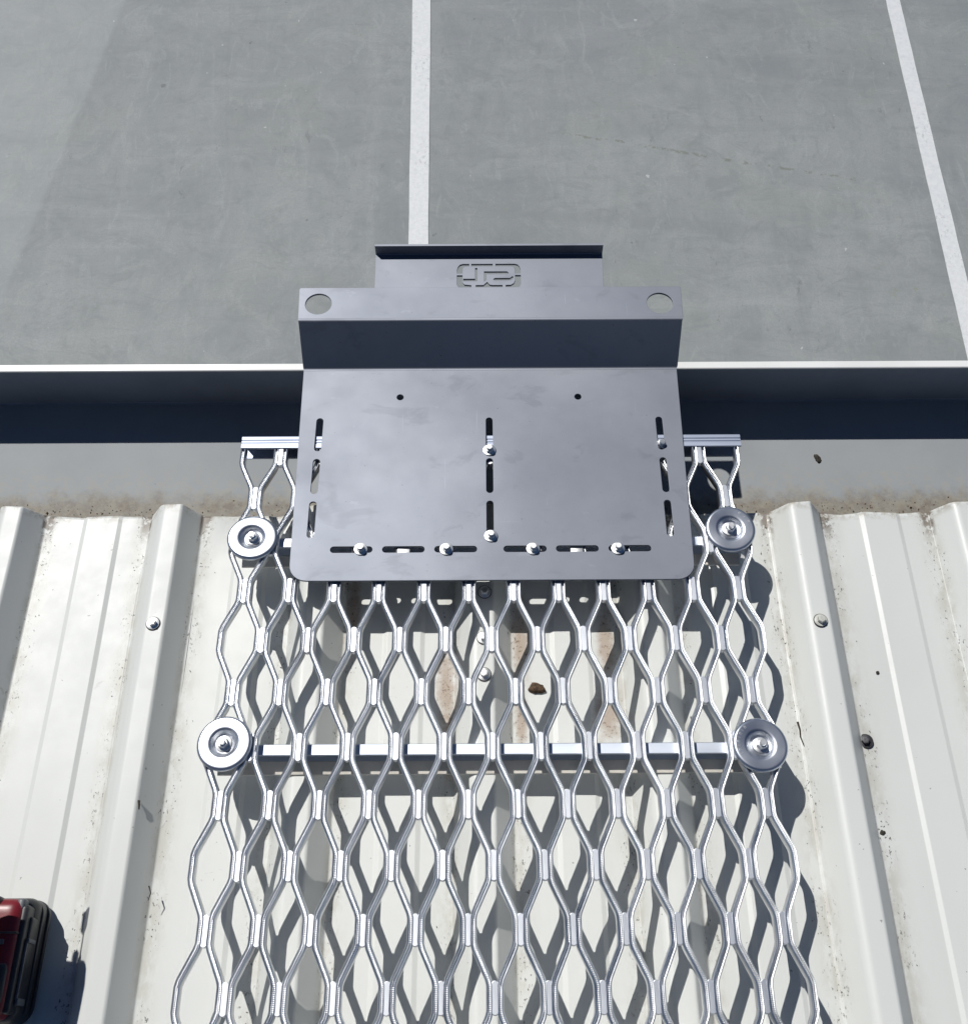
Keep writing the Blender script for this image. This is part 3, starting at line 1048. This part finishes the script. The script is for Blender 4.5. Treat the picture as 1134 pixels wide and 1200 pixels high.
twig([(0, 0, 0), (1.2, -9, .5), (.8, -17, .2), (3.2, -27, .8), (4, -36, 0)], 1.3, 314.0, -262, 0, 'thin broken twig lying along the rib foot right of the lower right clamp disc')
twig([(4, 6, 0), (0, 0, .6), (-5, -6, 0)], 1.2, 318.5, -326, 0, 'short dark twig just below the longer twig, right of the lower right clamp disc')
twig([(0, 0, 0), (1, -5, .5), (1.2, -9, 0)], 1.5, -389.0, -351, RH + .4, 'short black splinter on top of the roof rib left of the mesh walkway')
twig([(0, 0, 0), (-5, -7, 1), (-12, -13, 0)], 1.0, -386, -528, 8, 'grass stem lying on the rib flank right of the cordless driver, near the bottom edge')
twig([(0, 0, 0), (-3, -5, 1), (-9, -9, 0)], 1.0, -390, -541, 8, 'second, shorter grass stem below the first, right of the cordless driver')
twig([(0, 0, 0), (3, -7, 1), (1, -14, 0)], .9, -369, -434, 20, 'curved grass stem on the shaded rib flank, between driver and mesh')

# silt and crumbs in the gutter (countless)
rnd = random.Random(11)
from mathutils import noise
V, Fc = [], []
nx, ny = 900, 22
x0, x1, y0, y1 = -900.0, 900.0, -10.0, 72.0
for i in range(nx + 1):
    for j in range(ny + 1):
        x = x0 + (x1 - x0) * i / nx
        y = y0 + (y1 - y0) * j / ny
        t = j / ny
        h = 7.0 * (1 - t) ** 1.2 * (.75 + .5 * noise.noise(Vector((x * .012, y * .03, 0))))
        h += 2.4 * noise.noise(Vector((x * .07, y * .09, 3))) + 1.5 * noise.noise(Vector((x * .22, y * .22, 9)))
        h -= 2.0 * t + 2.0 * max(0, noise.noise(Vector((x * .02, 0, 7)))) * t
        V.append((x, y, -112.3 + max(-.6, h)))
for i in range(nx):
    for j in range(ny):
        a = i * (ny + 1) + j
        Fc.append((a, a + ny + 1, a + ny + 2, a + 1))
me = bpy.data.meshes.new('gutter_silt')
me.from_pydata([tuple(c * MM for c in v) for v in V], [], Fc)
me.shade_smooth()


def mat_silt():
    g = N('gutter silt')
    n = g.noise(60, 6, .75)
    base = g.mix(g.ramp(n, .35, .62), (0.24, 0.195, 0.14), (0.115, 0.07, 0.042))
    base = g.mix(g.ramp(g.noise(300, 4, .7), .56, .68, 0, .6), base, (0.42, 0.37, 0.29))
    base = g.mix(g.ramp(g.noise(210, 3, .6, loc=(3, 3, 0)), .60, .66, 0, .8), base, (0.07, 0.05, 0.035))
    g.set(color=base, rough=.95, spec=.2)
    g.bump(g.noise(350, 5, .8), .9, .003)
    return g.m


tag(link('gutter_silt', me, mat_silt()), 'strip of brown silt and leaf crumbs along the near side of the gutter floor', 'silt', kind='stuff')

V, Fc = [], []
for i in range(1500):
    x = rnd.uniform(-860, 860)
    y = 72 - abs(rnd.gauss(0, 24)) if rnd.random() < .9 else rnd.uniform(85, 170)
    y = max(y, 20)
    s = rnd.uniform(.3, 1.0) * (1.8 if rnd.random() < .06 else 1)
    t = (y + 10) / 82
    z = -112 + (7 * max(0, 1 - t) ** 1.2 if t < 1 else 0) + s * .4
    a = rnd.uniform(0, 6.28)
    b = len(V)
    st = rnd.uniform(1, 2.2)
    for dx, dy, dz in ((st, 0, 0), (0, .8, .1), (-st, 0, 0), (0, -.8, .1), (0, 0, .8), (0, 0, -.5)):
        V.append((x + s * (dx * cos(a) - dy * sin(a)), y + s * (dx * sin(a) + dy * cos(a)), z + s * dz))
    for f in ((0, 1, 4), (1, 2, 4), (2, 3, 4), (3, 0, 4), (1, 0, 5), (2, 1, 5), (3, 2, 5), (0, 3, 5)):
        Fc.append(tuple(b + q for q in f))
me = mesh_from('leaf_crumbs', V, Fc)
tag(link('leaf_crumbs', me, M_SOIL), 'scattered brown leaf and bark crumbs on the gutter floor', 'litter', kind='stuff')

V, Fc = [], []
for i in range(1000):
    k = rnd.randint(-4, 4)
    side = rnd.random()
    xf = rib_foot(k)
    x = xf + 3 + abs(rnd.gauss(0, 6)) if side < .6 else xf - RW - 2 - abs(rnd.gauss(0, 7))
    y = -abs(rnd.uniform(0, 700)) if rnd.random() < .8 else rnd.uniform(-80, -2)
    s = rnd.uniform(.2, .62) * (1.9 if rnd.random() < .03 else 1)
    a = rnd.uniform(0, 6.28)
    b = len(V)
    st = rnd.uniform(1, 2.6)
    z = .55 + s * .3
    for dx, dy, dz in ((st, 0, 0), (0, .8, .1), (-st, 0, 0), (0, -.8, .1), (0, 0, .8), (0, 0, -.5)):
        V.append((x + s * (dx * cos(a) - dy * sin(a)), y + s * (dx * sin(a) + dy * cos(a)), z + s * dz))
    for f in ((0, 1, 4), (1, 2, 4), (2, 3, 4), (3, 0, 4), (1, 0, 5), (2, 1, 5), (3, 2, 5), (0, 3, 5)):
        Fc.append(tuple(b + q for q in f))
me = mesh_from('roof_grit', V, Fc)
tag(link('roof_grit', me, M_SOILD, None, ROOF), 'fine dark grit gathered along the feet of the roof ribs', 'grit', kind='stuff')
